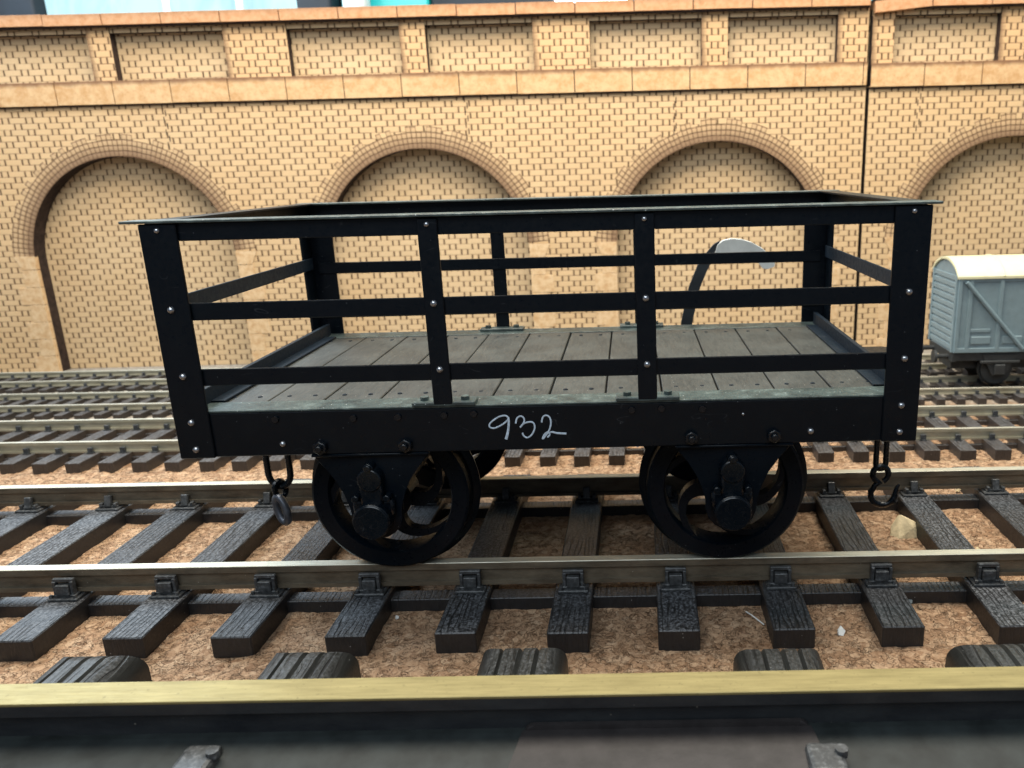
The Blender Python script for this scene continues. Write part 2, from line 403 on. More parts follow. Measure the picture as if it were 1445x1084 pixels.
def put(name, me, parent=None, loc=None, rot=None):
    o = bpy.data.objects.new(name, me); COL.objects.link(o)
    if parent is not None: o.parent = parent
    if loc is not None: o.location = loc
    if rot is not None: o.rotation_euler = rot
    return o
def tag(o, label, cat, group=None, kind=None):
    o['label'] = label; o['category'] = cat
    if group: o['group'] = group
    if kind: o['kind'] = kind
    return o
def empty(name, loc, label, cat, rz=0.0, group=None):
    o = bpy.data.objects.new(name, None); COL.objects.link(o); o.location = loc; o.rotation_euler = (0, 0, rz)
    o.empty_display_size = .5
    return tag(o, label, cat, group)

# ------------------------------------------------------------------ ground
def build_ground():
    bm = bmesh.new()
    def strip(xs, ys, relief):
        grid = [[bm.verts.new((x, y, (mnoise.noise(Vector((x * 1.1, y * 1.1, 0))) * .05 + mnoise.noise(Vector((x * 3.1, y * 3.6, 5))) * .045
                                       - max(0, mnoise.noise(Vector((x * 5.0, y * 5.5, 9))) - .18) * .16) if relief else 0.0)) for x in xs] for y in ys]
        for i in range(len(ys) - 1):
            for j in range(len(xs) - 1):
                bm.faces.new((grid[i][j], grid[i][j + 1], grid[i + 1][j + 1], grid[i + 1][j]))
    def fr(a, b, st):
        n = max(1, round((b - a) / st)); return [a + (b - a) * i / n for i in range(n + 1)]
    strip(fr(-30, 30, .11), fr(-4, 16, .11), True)
    strip(fr(-90, -30, 10), fr(-26, 90, 8), False); strip(fr(30, 90, 10), fr(-26, 90, 8), False)
    strip(fr(-30, 30, 6), fr(-26, -4, 4), False); strip(fr(-30, 30, 6), fr(16, 90, 6), False)
    me = bpy.data.meshes.new('ground'); bm.to_mesh(me); bm.free(); me.materials.append(MAT['cork'])
    for p in me.polygons: p.use_smooth = True
    o = put('ground', me); o['kind'] = 'structure'
build_ground()

# ------------------------------------------------------------------ tracks
def rail_mesh(name, x0, x1, prof_side, prof_top, mats, tilt=0):
    """prof_side / prof_top: boxes (y0,y1,z0,z1) in rail section"""
    m = MB()
    for i, (y0, y1, z0, z1) in enumerate(prof_side): m.mi = 0; m.box(x0, x1, y0, y1, z0, z1)
    m.mi = 1
    for (y0, y1, z0, z1) in prof_top: m.box(x0, x1, y0, y1, z0, z1, .012 if z1 - z0 > .03 else 0)
    return m

def chair_mesh():
    """cast chair: the outer jaw with its square key faces -Y"""
    m = MB()
    m.box(-.46, .46, -.48, .46, .0, .09, .02)                      # base plate
    m.box(-.36, .36, -.36, .32, .09, .17, .02)
    for sx in (-1, 1): m.box(sx * .27 - .05, sx * .27 + .05, -.34, -.17, .15, .60, .015)   # cheeks of the outer jaw
    m.box(-.32, .32, -.30, -.17, .56, .68, .02)                    # lip under the rail head
    m.box(-.20, .20, -.40, -.19, .16, .50, .02)                    # square key
    m.box(-.13, .13, .17, .33, .12, .56, .02, rot=Matrix.Rotation(R(16), 3, 'X'))          # inner jaw leaning on the web
    m.box(-.34, -.22, .17, .36, .1, .28, .02); m.box(.22, .34, .17, .36, .1, .28, .02)
    for sx in (-.37, .37): m.cyl((sx, -.40, .08), (sx, -.40, .19), .055, seg=6)
    return m.build('chair', 'chair', mesh_only=True)

def small_chair_mesh(s):
    m = MB()
    m.box(-.16 * s, .16 * s, -.26 * s, .26 * s, 0, .05 * s)
    m.box(-.13 * s, .13 * s, -.22 * s, -.09 * s, .05 * s, .30 * s, .01); m.box(-.13 * s, .13 * s, .09 * s, .22 * s, .05 * s, .30 * s, .01)
    return m.build('chair', 'chair', mesh_only=True)

def make_track(name, label, y_mid, slope, gauge, zt, ztop, length, width, spacing, k0, k1, x_ref, x0, x1, head, smat, side, top, big_chair, jitter=.03, rail_h=None):
    t = empty(name, (0, y_mid, 0), label, 'railway track', math.atan(slope))
    sb = MB().box(-width / 2, width / 2, -length / 2, length / 2, -.04, zt, .035 if big_chair else .02).build('sleeper', smat, mesh_only=True)
    cm = chair_mesh() if big_chair else small_chair_mesh(gauge / 3.5)
    for k in range(k0, k1):
        x = x_ref + spacing * k + random.uniform(-jitter, jitter)
        s = put('sleeper', sb, t, (x, random.uniform(-.04, .04), random.uniform(-.015, .01)), (0, 0, random.uniform(-.008, .008)))
        for sy in (-1, 1):
            put('chair', cm, s, (0, sy * (gauge / 2 + head / 2), zt), (0, 0, 0 if sy < 0 else PI))
    hh = ztop - (rail_h if rail_h else zt)
    z0 = ztop - hh
    for sy in (-1, 1):
        yc = sy * (gauge / 2 + head / 2)
        m = rail_mesh('rail', x0, x1,
                      [(yc - head * .5, yc + head * .5, z0, z0 + hh * .17), (yc - head * .2, yc + head * .2, z0 + hh * .16, ztop - hh * .28), (yc - head * .47, yc + head * .47, ztop - hh * .30, ztop - .012)],
                      [(yc - head * .5, yc + head * .5, ztop - .035, ztop)], None)
        m.build('rail', [side, top], t)
    # moulded strips that tie the sleepers together under each rail
    bs = MB()
    for sy in (-1, 1):
        yc = sy * (gauge / 2 + head / 2); w = head * (.9 if big_chair else .6)
        bs.box(x_ref + spacing * k0, x_ref + spacing * (k1 - 1), yc - w, yc + w, -.02, zt * (.62 if big_chair else .5), .02)
    bs.build('base_strip', smat, t)
    return t

# track the wagon stands on
make_track('railway_track', 'wide black-sleepered track that the black wagon stands on', 5.05, -.0152, 6.40, .64, 1.56, 11.85, 1.17, 3.15, -10, 10, .42, -36, 34, .32, 'sleeper', 'rail_side', 'rail_top', True, rail_h=.80)
# finer tracks between it and the wall
make_track('railway_track', 'fine-scale track with bright rails just behind the wagon track', 16.75, -.0285, 3.35, .50, 1.05, 6.5, .72, 1.585, -26, 25, .0, -41, 38, .16, 'sleeper_brown', 'rail_side_small', 'rail_top', False, .02)
make_track('railway_track', 'narrow track under the wheels of the grey van', 24.05, -.021, 2.45, .36, .72, 4.4, .48, 1.13, -44, 36, .2, -49, 41, .13, 'sleeper_brown', 'rail_side_small', 'rail_top', False, .02)
make_track('railway_track', 'narrow dusty track nearest the brick arches', 29.7, -.020, 2.4, .36, .72, 4.2, .48, 1.13, -44, 36, -.3, -49, 41, .13, 'sleeper_brown', 'rail_side_small', 'rail_top', False, .02)

# large foreground track: one rail in view
t = empty('railway_track', (0, -6.42, 0), 'large-gauge foreground track with a thick brass-topped rail across the bottom edge', 'railway track', math.atan(-.0105))
big = MB()
big.box(-1.14, 1.14, -9.4, 4.5, -.04, 1.22)
big.done()
es = [e for e in big.bm.edges if abs(e.verts[0].co.z - 1.22) < .01 and abs(e.verts[1].co.z - 1.22) < .01]
bmesh.ops.bevel(big.bm, geom=es, offset=.78, segments=8, profile=.5, affect='EDGES')
# grooves sawn along the top
bm = big.bm
bmesh.ops.bisect_plane(bm, geom=bm.verts[:] + bm.edges[:] + bm.faces[:], plane_co=(0, 2.2, 0), plane_no=(0, 1, 0))
gv = []
for gx in (-.48, .02, .46):
    for d in (-.07, 0, .07):
        bmesh.ops.bisect_plane(bm, geom=bm.verts[:] + bm.edges[:] + bm.faces[:], plane_co=(gx + d, 0, 0), plane_no=(1, 0, 0))
for v in bm.verts:
    for gx in (-.48, .02, .46):
        if abs(v.co.x - gx) < .01 and v.co.z > .5: v.co.z -= .10
sbig = big.build('sleeper', 'sleeper_big', smooth=True, mesh_only=True)
clipm = MB().box(-.85, .85, -1.4, 1.3, 0, .62, .03).box(-.36, .36, -1.35, -.55, .62, .98, .10, 2).box(-.36, .36, .50, 1.2, .62, .98, .10, 2)
clipm.cyl((.3, -.85, .9), (.3, -.85, 1.06), .13, seg=8)
clipm = clipm.build('rail_clip', 'chair', mesh_only=True)
for i, x in enumerate((-23.4, -17.5, -12.0, -6.36, -.78, 5.9, 11.5, 17.4, 23.3)):
    s = put('sleeper', sbig, t, (x, random.uniform(-.06, .06) - (.22 if x > 3 else 0), 0), (0, 0, random.uniform(-.01, .01)))
    if abs(x + .78) > .1: put('rail_clip', clipm, s, (0, 0, 1.22))
m = rail_mesh('rail', -34, 34, [(-.15, .15, 2.08, 2.72), (-.33, .33, 2.68, 2.97)], [(-.34, .34, 2.93, 3.0)], None)
ro = m.build('rail', ['rail_side_big', 'rail_top_brass'], t)
fm = MB().prism([(-1.3, 1.86), (1.3, 1.86), (1.3, 1.93), (.3, 2.10), (-.3, 2.10), (-1.3, 1.93)], -34, 34)
bmesh.ops.rotate(fm.bm, verts=fm.bm.verts, cent=(0, 0, 0), matrix=Matrix.Rotation(R(90), 3, 'Z'))
fm.build('rail_foot', 'foot_dust', ro)
# bent sheet joiner plate clipped over the web of the rail
jm = MB()
rr = [(3.06, 1.95)] + [(2.90 - .22 + .22 * math.cos(R(a)), 2.25 - .22 + .22 * math.sin(R(a))) for a in range(0, 91, 15)]
jm.prism(([(-x, z) for x, z in rr] + rr[::-1]), -.27, -.16, .03)
jt = [(2.92, 2.16, -.28), (3.12, 2.02, -1.45)]
lo = [jm.bm.verts.new((sx * x, y_, z - .06)) for x, z, y_ in jt for sx in (-1, 1)]; hi = [jm.bm.verts.new((sx * x, y_, z)) for x, z, y_ in jt for sx in (-1, 1)]
for f_ in ((hi[0], hi[1], hi[3], hi[2]), (lo[0], lo[2], lo[3], lo[1]), (hi[2], hi[3], lo[3], lo[2]), (hi[0], hi[2], lo[2], lo[0]), (hi[1], lo[1], lo[3], hi[3]), (hi[0], lo[0], lo[1], hi[1])): jm.bm.faces.new(f_)
jm.build('rail_joiner', 'joiner', t, loc=(2.87, -.02, .0))

# ------------------------------------------------------------------ wagon
W = empty('quarry_wagon', (0, 5.2, 0), 'black open slat-sided wagon with curly-spoked wheels, numbered 932 in white', 'railway wagon')
OY = -5.2                      # parts are modelled with the front face at y = 0
def wp(mb, name, mats, smooth=False, parent=None, bevel=0.0):
    o = mb.build(name, mats, parent if parent is not None else W, smooth, bevel=bevel)
    if parent is None: o.location = (0, OY, 0)
    return o
riv = MB().dome((0, 0, 0), .098, (0, -1, 0), .85).build('rivet', 'rivet', smooth=True, mesh_only=True)
bolt_small = MB().cyl((0, .03, 0), (0, -.05, 0), .11, .09, seg=10).build('bolt', 'black_gloss', mesh_only=True)
def rivet(parent, x, y, z, back=False, s=1.0):
    o = put('rivet', riv, parent, (x, y, z), (0, 0, PI if back else 0)); o.scale = (s, s, s)
DP = 10.4
HT = 12.06
for front in (True, False):
    y_out = -.07 if front else DP + .07
    sgn = 1 if front else -1
    def yy(a, b):               # distances measured inward from the outer face
        u, v = (a, b) if front else (DP - a, DP - b)
        return (min(u, v), max(u, v))
    # solebar channel
    mb = MB(); a, b = yy(0, .14); mb.box(-9.72, 9.72, a, b, 5.75, 7.0, .03)
    mb.mi = 1; a, b = yy(.0, .86); mb.box(-9.6, 9.6, a, b, 7.003, 7.06, .012)
    mb.mi = 0; a, b = yy(.14, .7); mb.box(-9.6, 9.6, a, b, 5.76, 5.86)
    sb = wp(mb, 'side_beam', ['black', 'strip'])
    yo = -.012 if front else DP + .012
    for x, z, s in ((-7.2, 6.09, .9), (7.14, 6.09, 1.0), (5.3, 6.62, .45)):
        rivet(sb, x, yo, z, not front, s)
    for x, z in ((-5.2, 6.78), (-7.3, 6.8), (-2.75, 6.80), (-1.95, 6.82), (2.3, 6.82), (3.1, 6.84), (-4.0, 6.78), (4.2, 6.8)):
        put('bolt', bolt_small, sb, (x, yo, z), (0, 0, PI if not front else 0))
    for x in (-6.17, -3.86, 3.90, 6.14):
        z = 5.98 + (.02 if x > 0 else 0); nm = MB()
        nm.cyl((x, yo + .02 * sgn, z), (x, yo - .16 * sgn, z), .20, seg=6)
        nm.cyl((x, yo - .12 * sgn, z), (x, yo - .27 * sgn, z), .10, seg=10)
        wp(nm, 'nut', 'black_gloss', True, sb, .025)
    # corner posts (angle iron)
    for sx in (-1, 1):
        mb = MB(); a, b = yy(-.08, .015)
        x0, x1 = sorted((sx * 10.0, sx * 9.06)); mb.box(x0, x1, a, b, 5.75, 12.02, .022)
        a, b = yy(-.08, .80); x0, x1 = sorted((sx * 10.0, sx * 9.91)); mb.box(x0, x1, a + .004, b - .004, 5.76, 12.01, .012)
        po = wp(mb, 'corner_post', 'black')
        for z in (11.86, 9.83, 8.04, 6.79, 6.03): rivet(po, sx * 9.53, -.085 if front else DP + .085, z + random.uniform(-.03, .03), not front, .75 if z > 11 else 1.0)
    # stanchions with foot plates
    for sx in (-1, 1):
        mb = MB(); a, b = yy(-.07, .015); mb.box(sx * 2.74 - .255, sx * 2.74 + .255, a, b, 7.10, 12.0, .022)
        st = wp(mb, 'stanchion', 'black')
        for z in (11.85, 9.84, 8.08): rivet(st, sx * 2.74, -.075 if front else DP + .075, z, not front, .75 if z > 11 else 1.0)
        mb = MB(); a, b = yy(-.06, .42); mb.box(sx * 2.74 - .85, sx * 2.74 + .85, a, b, 7.06, 7.17, .02)
        fp = wp(mb, 'foot_plate', 'strip', parent=st)
        for dx in (-.55, .55):
            nb = MB().cyl((sx * 2.74 + dx, .2 if front else DP - .2, 7.16), (sx * 2.74 + dx, .2 if front else DP - .2, 7.27), .12, seg=6)
            nb.build('bolt', 'strip', st)
    # side rails and top rail
    for (z0, z1) in ((7.76, 8.22), (9.53, 9.99)) if front else ((7.70, 8.13), (9.43, 9.86)):
        mb = MB(); a, b = yy(.02, .085); mb.box(-9.7, 9.7, a, b, z0, z1, .022); wp(mb, 'side_rail', 'black')
    mb = MB(); a, b = yy(.02, .10); mb.box(-9.9, 9.9, a, b, 11.58, 12.03, .022)
    mb.mi = 1; a, b = yy(-.16, .52); mb.box(-10.42 if front else -10.1, 10.22, a, b, 12.04, 12.11, .015)  # top flange: edge highlight painted in by the lighter strip colour, with dust
    wp(mb, 'top_rail', ['black', 'strip'])
for sx in (-1, 1):
    # end sill, mid rail and top rail of each end
    mb = MB(); x0, x1 = sorted((sx * 9.45, sx * 9.60)); mb.box(x0, x1, .3, DP - .3, 5.78, 7.50, .015)
    x0, x1 = sorted((sx * 9.05, sx * 9.45)); mb.box(x0, x1, .87, DP - .87, 7.06, 7.115, .01)
    eb = wp(mb, 'end_beam', 'black_soft')
    mb = MB(); x0, x1 = sorted((sx * 9.83, sx * 9.905)); mb.box(x0, x1, .2, DP - .2, 9.62, 10.06, .012); wp(mb, 'end_rail', 'black_soft')
    mb = MB(); x0, x1 = sorted((sx * 9.80, sx * 9.90)); mb.box(x0, x1, .12, DP - .12, 11.60, 12.02, .012)
    x0, x1 = sorted((sx * 9.45, sx * 10.05)); mb.box(x0, x1, .53, DP - .53, 12.035, 12.10, .012); wp(mb, 'top_rail', 'black')
# floor
mb = MB()
for k in range(-6, 6):
    dz = random.uniform(-.012, .012)
    mb.box(k * 1.58 + .028, k * 1.58 + 1.58 - .028, .2, DP - .2, 6.80, 7.035 + dz, .02)
fl = wp(mb, 'floor', 'deck')
mb = MB().box(-9.4, 9.4, .75, DP - .75, 6.62, 6.795); wp(mb, 'under_floor', 'black')
dm = MB().cyl((0, 0, 7.0), (0, 0, 7.052), .085, .06, seg=8).build('floor_nail', 'black_soft', mesh_only=True)
for k in range(-6, 6):
    for fx in (.42, 1.16):
        for y in (1.42, DP - 1.42): put('floor_nail', dm, fl, (k * 1.58 + fx, y, 0))
# running gear
RC = 3.88
CY = 5.09 - 0.0
for ax in (-4.93, 5.02):
    axle = wp(MB().cyl((ax, 1.0, RC), (ax, 9.2, RC), .28, seg=20), 'axle', 'black', True)
    for near in (True, False):
        f = (lambda y: y) if near else (lambda y: 2 * CY - y)
        prof = [(1.80, f(1.46)), (1.84, f(1.40)), (2.26, f(1.40)), (2.33, f(1.46)), (2.36, f(1.97)), (2.44, f(2.0)), (2.56, f(2.10)), (2.54, f(2.2)), (2.46, f(2.24)), (1.86, f(2.24)), (1.78, f(2.15))]
        mb = MB().lathe(prof, (ax, 0, RC), 96)
        n = 5; rot0 = R(-8 if ax < 0 else -28)
        for i in range(n):
            a0 = rot0 + 2 * PI * i / n; L = []; Q = []
            for j in range(13):
                tt = j / 12; r = .45 + tt * 1.45; an = a0 + .95 * tt ** 1.5 - .25 * math.sin(PI * tt)
                hw = (.20 + .10 * abs(tt - .5)) / r
                L.append((ax + r * math.cos(an + hw), RC + r * math.sin(an + hw))); Q.append((ax + r * math.cos(an - hw), RC + r * math.sin(an - hw)))
            y0, y1 = sorted((f(1.52), f(1.86))); mb.prism(L + Q[::-1], y0, y1)
        y0, y1 = sorted((f(1.30), f(2.2))); mb.cyl((ax, y0, RC), (ax, y1, RC), .66, seg=32)
        wp(mb, 'wheel', 'wheel_black', True)
        # axle guard and axle box
        g = (lambda y: y) if near else (lambda y: DP - y)
        out = [(ax - 1.55, 5.79), (ax - 1.50, 5.58), (ax - 1.22, 5.25), (ax - .95, 4.85), (ax - .80, 4.5), (ax - .72, 4.1)]
        out += [(ax + .72 * math.cos(R(a)), 3.86 + .72 * math.sin(R(a))) for a in range(170, 371, 20)]
        out += [(ax + .72, 4.1), (ax + .82, 4.5), (ax + 1.0, 4.9), (ax + 1.28, 5.3), (ax + 1.6, 5.6), (ax + 1.66, 5.79)]
        y0, y1 = sorted((g(.12), g(.34))); mb = MB().prism(out, y0, y1, .03)
        y0, y1 = sorted((g(-.03), g(.5))); mb.box(ax - 1.55, ax + 1.66, y0, y1, 5.68, 5.755, .02)
        ag = wp(mb, 'axle_guard', 'wheel_black', True)
        y0, y1 = sorted((g(-.26), g(.3)))
        mb = MB(); F = g(-.26); S = -1 if near else 1
        mb.cyl((ax, g(.2), 5.02), (ax, g(-.20), 5.02), .36, .33, seg=24); mb.cyl((ax, g(.2), 5.36), (ax, g(-.18), 5.36), .16, .14, seg=14)
        mb.box(ax - .33, ax + .33, *sorted((g(.15), g(-.16))), 4.2, 5.05, .05)
        mb.box(ax - .58, ax + .58, *sorted((g(.15), g(-.10))), 3.9, 4.42, .06)
        mb.cyl((ax, g(.3), RC), (ax, g(-.40), RC), .52, seg=40); mb.cyl((ax, g(-.40), RC), (ax, g(-.44), RC), .52, .47, seg=40)
        wp(mb, 'axle_box', 'black_gloss', True, ag, .035)
        for dx, dz in ((-.43, 4.5), (.43, 4.5), (0, 5.38)):
            mb = MB().cyl((ax + dx, g(.1), dz), (ax + dx, g(-.24), dz), .11, seg=6); wp(mb, 'bolt', 'black_gloss', True, ag, .025)
# cross bearers between the solebars
for x in (-6.0, -3.8, 0, 3.9, 6.1):
    wp(MB().box(x - .25, x + .25, .75, DP - .75, 5.9, 6.6, .02), 'cross_bearer', 'black')
# hand-painted running number
def stroke(mb, pts, r):
    P = [Vector(((-1.55 + (zx - 372) * 2.07 / 308), -.012, 6.70 - (zy - 880) * .00674)) for zx, zy in pts]
    S = []
    for i in range(len(P) - 1):          # Catmull-Rom through the pen points
        p0, p1, p2, p3 = P[max(i - 1, 0)], P[i], P[i + 1], P[min(i + 2, len(P) - 1)]
        for q in range(5):
            t_ = q / 5
            S.append(.5 * ((2 * p1) + (p2 - p0) * t_ + (2 * p0 - 5 * p1 + 4 * p2 - p3) * t_ ** 2 + (3 * p1 - p0 - 3 * p2 + p3) * t_ ** 3))
    S.append(P[-1])
    if isinstance(r, tuple): r = [r[0] + (r[1] - r[0]) * i / (len(S) - 1) for i in range(len(S))]
    mb.tube(S, [q * .74 for q in r] if isinstance(r, list) else r * .74, 8, flat=.28)
nb = MB()
stroke(nb, [(452, 886), (438, 874), (408, 880), (376, 903), (372, 920), (392, 925), (428, 908), (450, 888)], .030)
stroke(nb, [(450, 884), (449, 912), (443, 945), (434, 974)], (.036, .052))
stroke(nb, [(477, 908), (484, 886), (498, 878), (510, 884), (512, 900), (500, 918), (494, 924), (512, 908), (538, 903), (550, 910), (552, 932), (538, 958), (520, 969), (506, 960), (502, 948)], .030)
stroke(nb, [(582, 906), (588, 884), (602, 877), (615, 886), (619, 908), (612, 936), (596, 962), (582, 976), (590, 958), (604, 948), (612, 958), (602, 970)], .030)
stroke(nb, [(604, 952), (622, 948), (642, 953), (679, 956)], (.030, .040))
wp(nb, 'running_number', 'white_paint', True)
# coupling chains at each end
def ring(c, a, b, n=28, tilt=0.0, yaw=0.0):
    M = Matrix.Rotation(yaw, 3, 'Z') @ Matrix.Rotation(tilt, 3, 'Y')
    return [Vector(c) + M @ Vector((a * math.cos(2 * PI * i / n), 0, b * math.sin(2 * PI * i / n))) for i in range(n)]
CYY = 5.2
u = [(-10.32, CYY, 6.3), (-10.32, CYY, 4.6)] + [(-9.94 - .38 * math.cos(R(a)), CYY, 3.25 - .52 * math.sin(R(a))) for a in range(0, 181, 15)] + [(-9.56, CYY, 4.6), (-9.56, CYY, 6.3)]
mb = MB().tube(u, .11, 10); mb.cyl((-9.4, CYY, 6.3), (-10.5, CYY, 6.3), .16, seg=12)
ch = wp(mb, 'coupling_chain', 'black_gloss', True)
wp(MB().tube(ring((-9.98, CYY - .02, 2.66), .20, .31, tilt=R(-14), yaw=R(60)), .10, 8, True), 'chain_link', 'black_gloss', True, ch)
wp(MB().tube(ring((-9.92, CYY - .25, 1.98), .22, .47, tilt=R(-16), yaw=R(-25)), .135, 10, True), 'coupling_ring', 'steel', True, ch)
u = [(10.62, CYY, 6.3), (10.66, CYY, 4.4)] + [(10.83 - .17 * math.cos(R(a)), CYY, 3.05 - .2 * math.sin(R(a))) for a in range(0, 181, 20)] + [(10.98, CYY, 4.4), (10.92, CYY, 6.3)]
mb = MB().tube(u, .10, 10); mb.box(9.6, 11.0, CYY - .2, CYY + .2, 6.2, 6.6, .05)
ch = wp(mb, 'coupling_chain', 'black_gloss', True)
S = [Vector((10.83 + .27 * math.cos(R(a)), CYY - .05, 2.68 + .29 * math.sin(R(a)))) for a in range(-70, 271, 20)]
S += [Vector((10.66, CYY - .05, 2.28)), Vector((10.53, CYY - .05, 2.02))]
S += [Vector((10.95 + .43 * math.cos(R(a)), CYY - .05, 1.92 + .40 * math.sin(R(a)))) for a in range(195, 361, 15)] + [Vector((11.42, CYY - .05, 2.16)), Vector((11.50, CYY - .05, 2.28))]
wp(MB().tube(S, [.105] * (len(S) - 6) + [.125, .13, .12, .10, .08, .05], 10), 'coupling_hook', 'black_gloss', True, ch)
# rounded buffer hoop on the far end sill
bp = [(9.61, 2.9)] + [(10.25 + .35 * math.cos(R(a)), 3.6 + .7 * math.sin(R(a))) for a in range(-90, 91, 15)] + [(9.61, 4.3)]
mb = MB(); lo = [mb.bm.verts.new((x, y, 7.24)) for x, y in bp]; hi = [mb.bm.verts.new((x, y, 7.40)) for x, y in bp]
mb.bm.faces.new(lo[::-1]); mb.bm.faces.new(hi)
for i in range(len(bp)): mb.bm.faces.new((lo[i], lo[(i + 1) % len(bp)], hi[(i + 1) % len(bp)], hi[i]))
wp(mb, 'buffer_plate', 'black')

# ------------------------------------------------------------------ viaduct wall
AR, AZ = 6.95, 7.75
def make_wall(label, x0, x1, centres, piers, Y0, dz, tilt_first, joint0, cjoint0):
    w = empty('viaduct_wall', (0, Y0, dz), label, 'brick wall')
    # arcade face with the arch openings cut right through
    pts = [(x0, 0)]
    for c in centres:
        if c - AR > x0: pts.append((c - AR, 0))
        arc = [(c + AR * math.cos(R(a)), AZ + AR * math.sin(R(a))) for a in range(180, -1, -3)]
        pts += [(x, z) for x, z in arc if x0 < x < x1]
        if c + AR < x1: pts.append((c + AR, 0))
    pts += [(x1, 0), (x1, 17.95), (x0, 17.95)]
    MB().prism(pts, 0, 1.15, side_mi=1).build('wall_face', ['brick', 'burnt'], w)
    for c in centres:
        a0, a1 = max(c - 8.2, x0 + .05), min(c + 8.2, x1 - .05)
        MB().box(a0, a1, 1.17, 1.5, 0, 15.6).build('arch_panel', 'brick_cool', w)
        # ring of engraved voussoir bricks, with a map that follows the curve
        bm = bmesh.new(); uvl = bm.loops.layers.uv.new('ring'); st_ = .315 / (AR + .6)
        ri, e = AR - .025, -.010
        for i in range(2, int(PI / st_) - 1):          # one quad strip to each engraved brick; some stop a cell short so the rim is toothed into the courses
            aa, ab = i * st_, (i + 1) * st_
            if not x0 - .3 < c + ri * math.cos(aa) < x1 + .3: continue
            ro_ = AR + (1.056 if 22 < math.degrees(aa) < 158 and (i % 5 in (1, 2) or random.random() < .15) else 1.408)
            A, B = [[bm.verts.new((c + r * math.cos(an), y, AZ + r * math.sin(an))) for r, y in ((ri, .25), (ri, e), (ro_, e), (ro_, .25))] for an in (aa, ab)]
            for q, (k0, k1) in enumerate(((0, 1), (1, 2), (2, 3))):
                f = bm.faces.new((A[k0], A[k1], B[k1], B[k0]))
                us = {0: (-.3, 0), 1: (0, ro_ - ri), 2: (1.4, 1.5)}[q]
                for lp, (uu, vv) in zip(f.loops, ((us[0], i * .315), (us[1], i * .315), (us[1], (i + 1) * .315), (us[0], (i + 1) * .315))): lp[uvl].uv = (uu, vv)
                f.material_index = 1 if q == 0 else 0
        bmesh.ops.remove_doubles(bm, verts=bm.verts, dist=.0005)
        bmesh.ops.delete(bm, geom=[v for v in bm.verts if not v.link_faces], context='VERTS')
        bmesh.ops.recalc_face_normals(bm, faces=bm.faces)
        me = bpy.data.meshes.new('arch_ring'); bm.to_mesh(me); bm.free(); me.materials.append(MAT['arch_brick']); me.materials.append(MAT['burnt'])
        put('arch_ring', me, w)
        # springer and quoin blocks down each jamb
        for sx in (-1, 1):
            xe = c + sx * (AR - .012)
            if not (x0 + 1 < xe < x1 - 1): continue
            q = MB()
            q.prism([(xe, 7.35), (xe + sx * 1.0, 7.35), (xe + sx * 1.42, 8.25), (xe - sx * .03, 8.25)][::(1 if sx > 0 else -1)], -.045, .3)
            z = .02; k = 0
            while z < 7.2:
                hgt = min(1.22, 7.33 - z); wd = 1.05 if k % 2 else 1.55
                a, b = sorted((xe, xe + sx * wd)); q.box(a, b, -.035, .3, z, z + hgt - .03, .01); z += hgt; k += 1
            q.build('quoin', 'quoin', w)
    def course(name, z0, z1, yf, yb, j0, mat, first=None):
        mb = MB(); k = math.floor((x0 - j0) / 3.745); xs = []
        while True:
            a = j0 + 3.745 * k; b = a + 3.745; k += 1
            a, b = max(a, x0), min(b, x1)
            if a >= x1 - .01: break
            if b - a < .2: continue
            rot = None; about = None
            dzz = random.uniform(-.015, .015)
            if first and abs(a - x0) < .01: rot = Matrix.Rotation(R(first), 3, 'Y'); about = (b, 0, z0)
            mb.box(a + .03, b - .03, yf, yb, z0 + dzz, z1 + dzz, .008, rot=rot, about=about)
        mb.build(name, mat, w)
        return
    course('string_course', 17.93, 19.36, -.22, .85, joint0, 'band')
    MB().box(x0 + .03, x1 - .03, -.13, .8, 18.02, 19.30).box(x0, x1, -.12, .1, 17.83, 17.925).build('mortar_core', 'burnt', w)
    course('coping', 22.66, 23.33, -.42, 1.45, cjoint0, 'coping', tilt_first)
    MB().box(x0 + .05, x1 - .05, -.30, 1.4, 22.56, 23.25).build('mortar_core', 'burnt', w)
    MB().box(x0, x1, .60, 1.1, 19.30, 22.62).build('parapet_panel', 'brick_cool', w)
    MB().prism([(x0, 22.24), (x1, 22.24), (x1, 22.64), (x0, 22.64)], .10, .62, side_mi=1).build('parapet_course', ['brick_cool', 'burnt'], w)
    for a, b in piers:
        m_ = MB().prism([(0, 19.31), (b - a, 19.31), (b - a, 22.62), (0, 22.62)], .0, .63, side_mi=1)
        m_.build('parapet_pier', ['pier_brick', 'burnt'], w, loc=(a, 0, 0))
    for xj in (-28.0, -8.2, 5.5, 21.5):
        if x0 + 1 < xj < x1 - 1:
            mb = MB()
            for q in range(7): mb.box(xj + (.06 if q % 2 else -.10), xj + (.12 if q % 2 else -.04), -.012, .2, 15.1 + q * .4 + .02, 15.1 + q * .4 + .40)
            mb.build('panel_joint', 'burnt', w)
    return w
make_wall('long left section of the tan brick viaduct wall with three whole blind arches', -62, 18.0, (-51.8, -31.65, -11.5, 8.35),
          [(-61.9, -60.2), (-52.4, -50.8), (-43.6, -39.5), (-32.14, -30.64), (-23.41, -19.33), (-12.11, -10.46), (-3.57, .08), (7.27, 8.95), (16.02, 17.98)], 34.4, 0, None, -34.7, -34.48)
make_wall('paler right section of the viaduct wall beyond the open joint, behind the grey van', 18.20, 58, (28.1, 48.2),
          [(18.22, 19.62), (26.42, 28.05), (35.3, 39.2), (46.6, 48.2), (55.4, 57.9)], 34.3, -.15, -5.0, 17.92, 21.83)

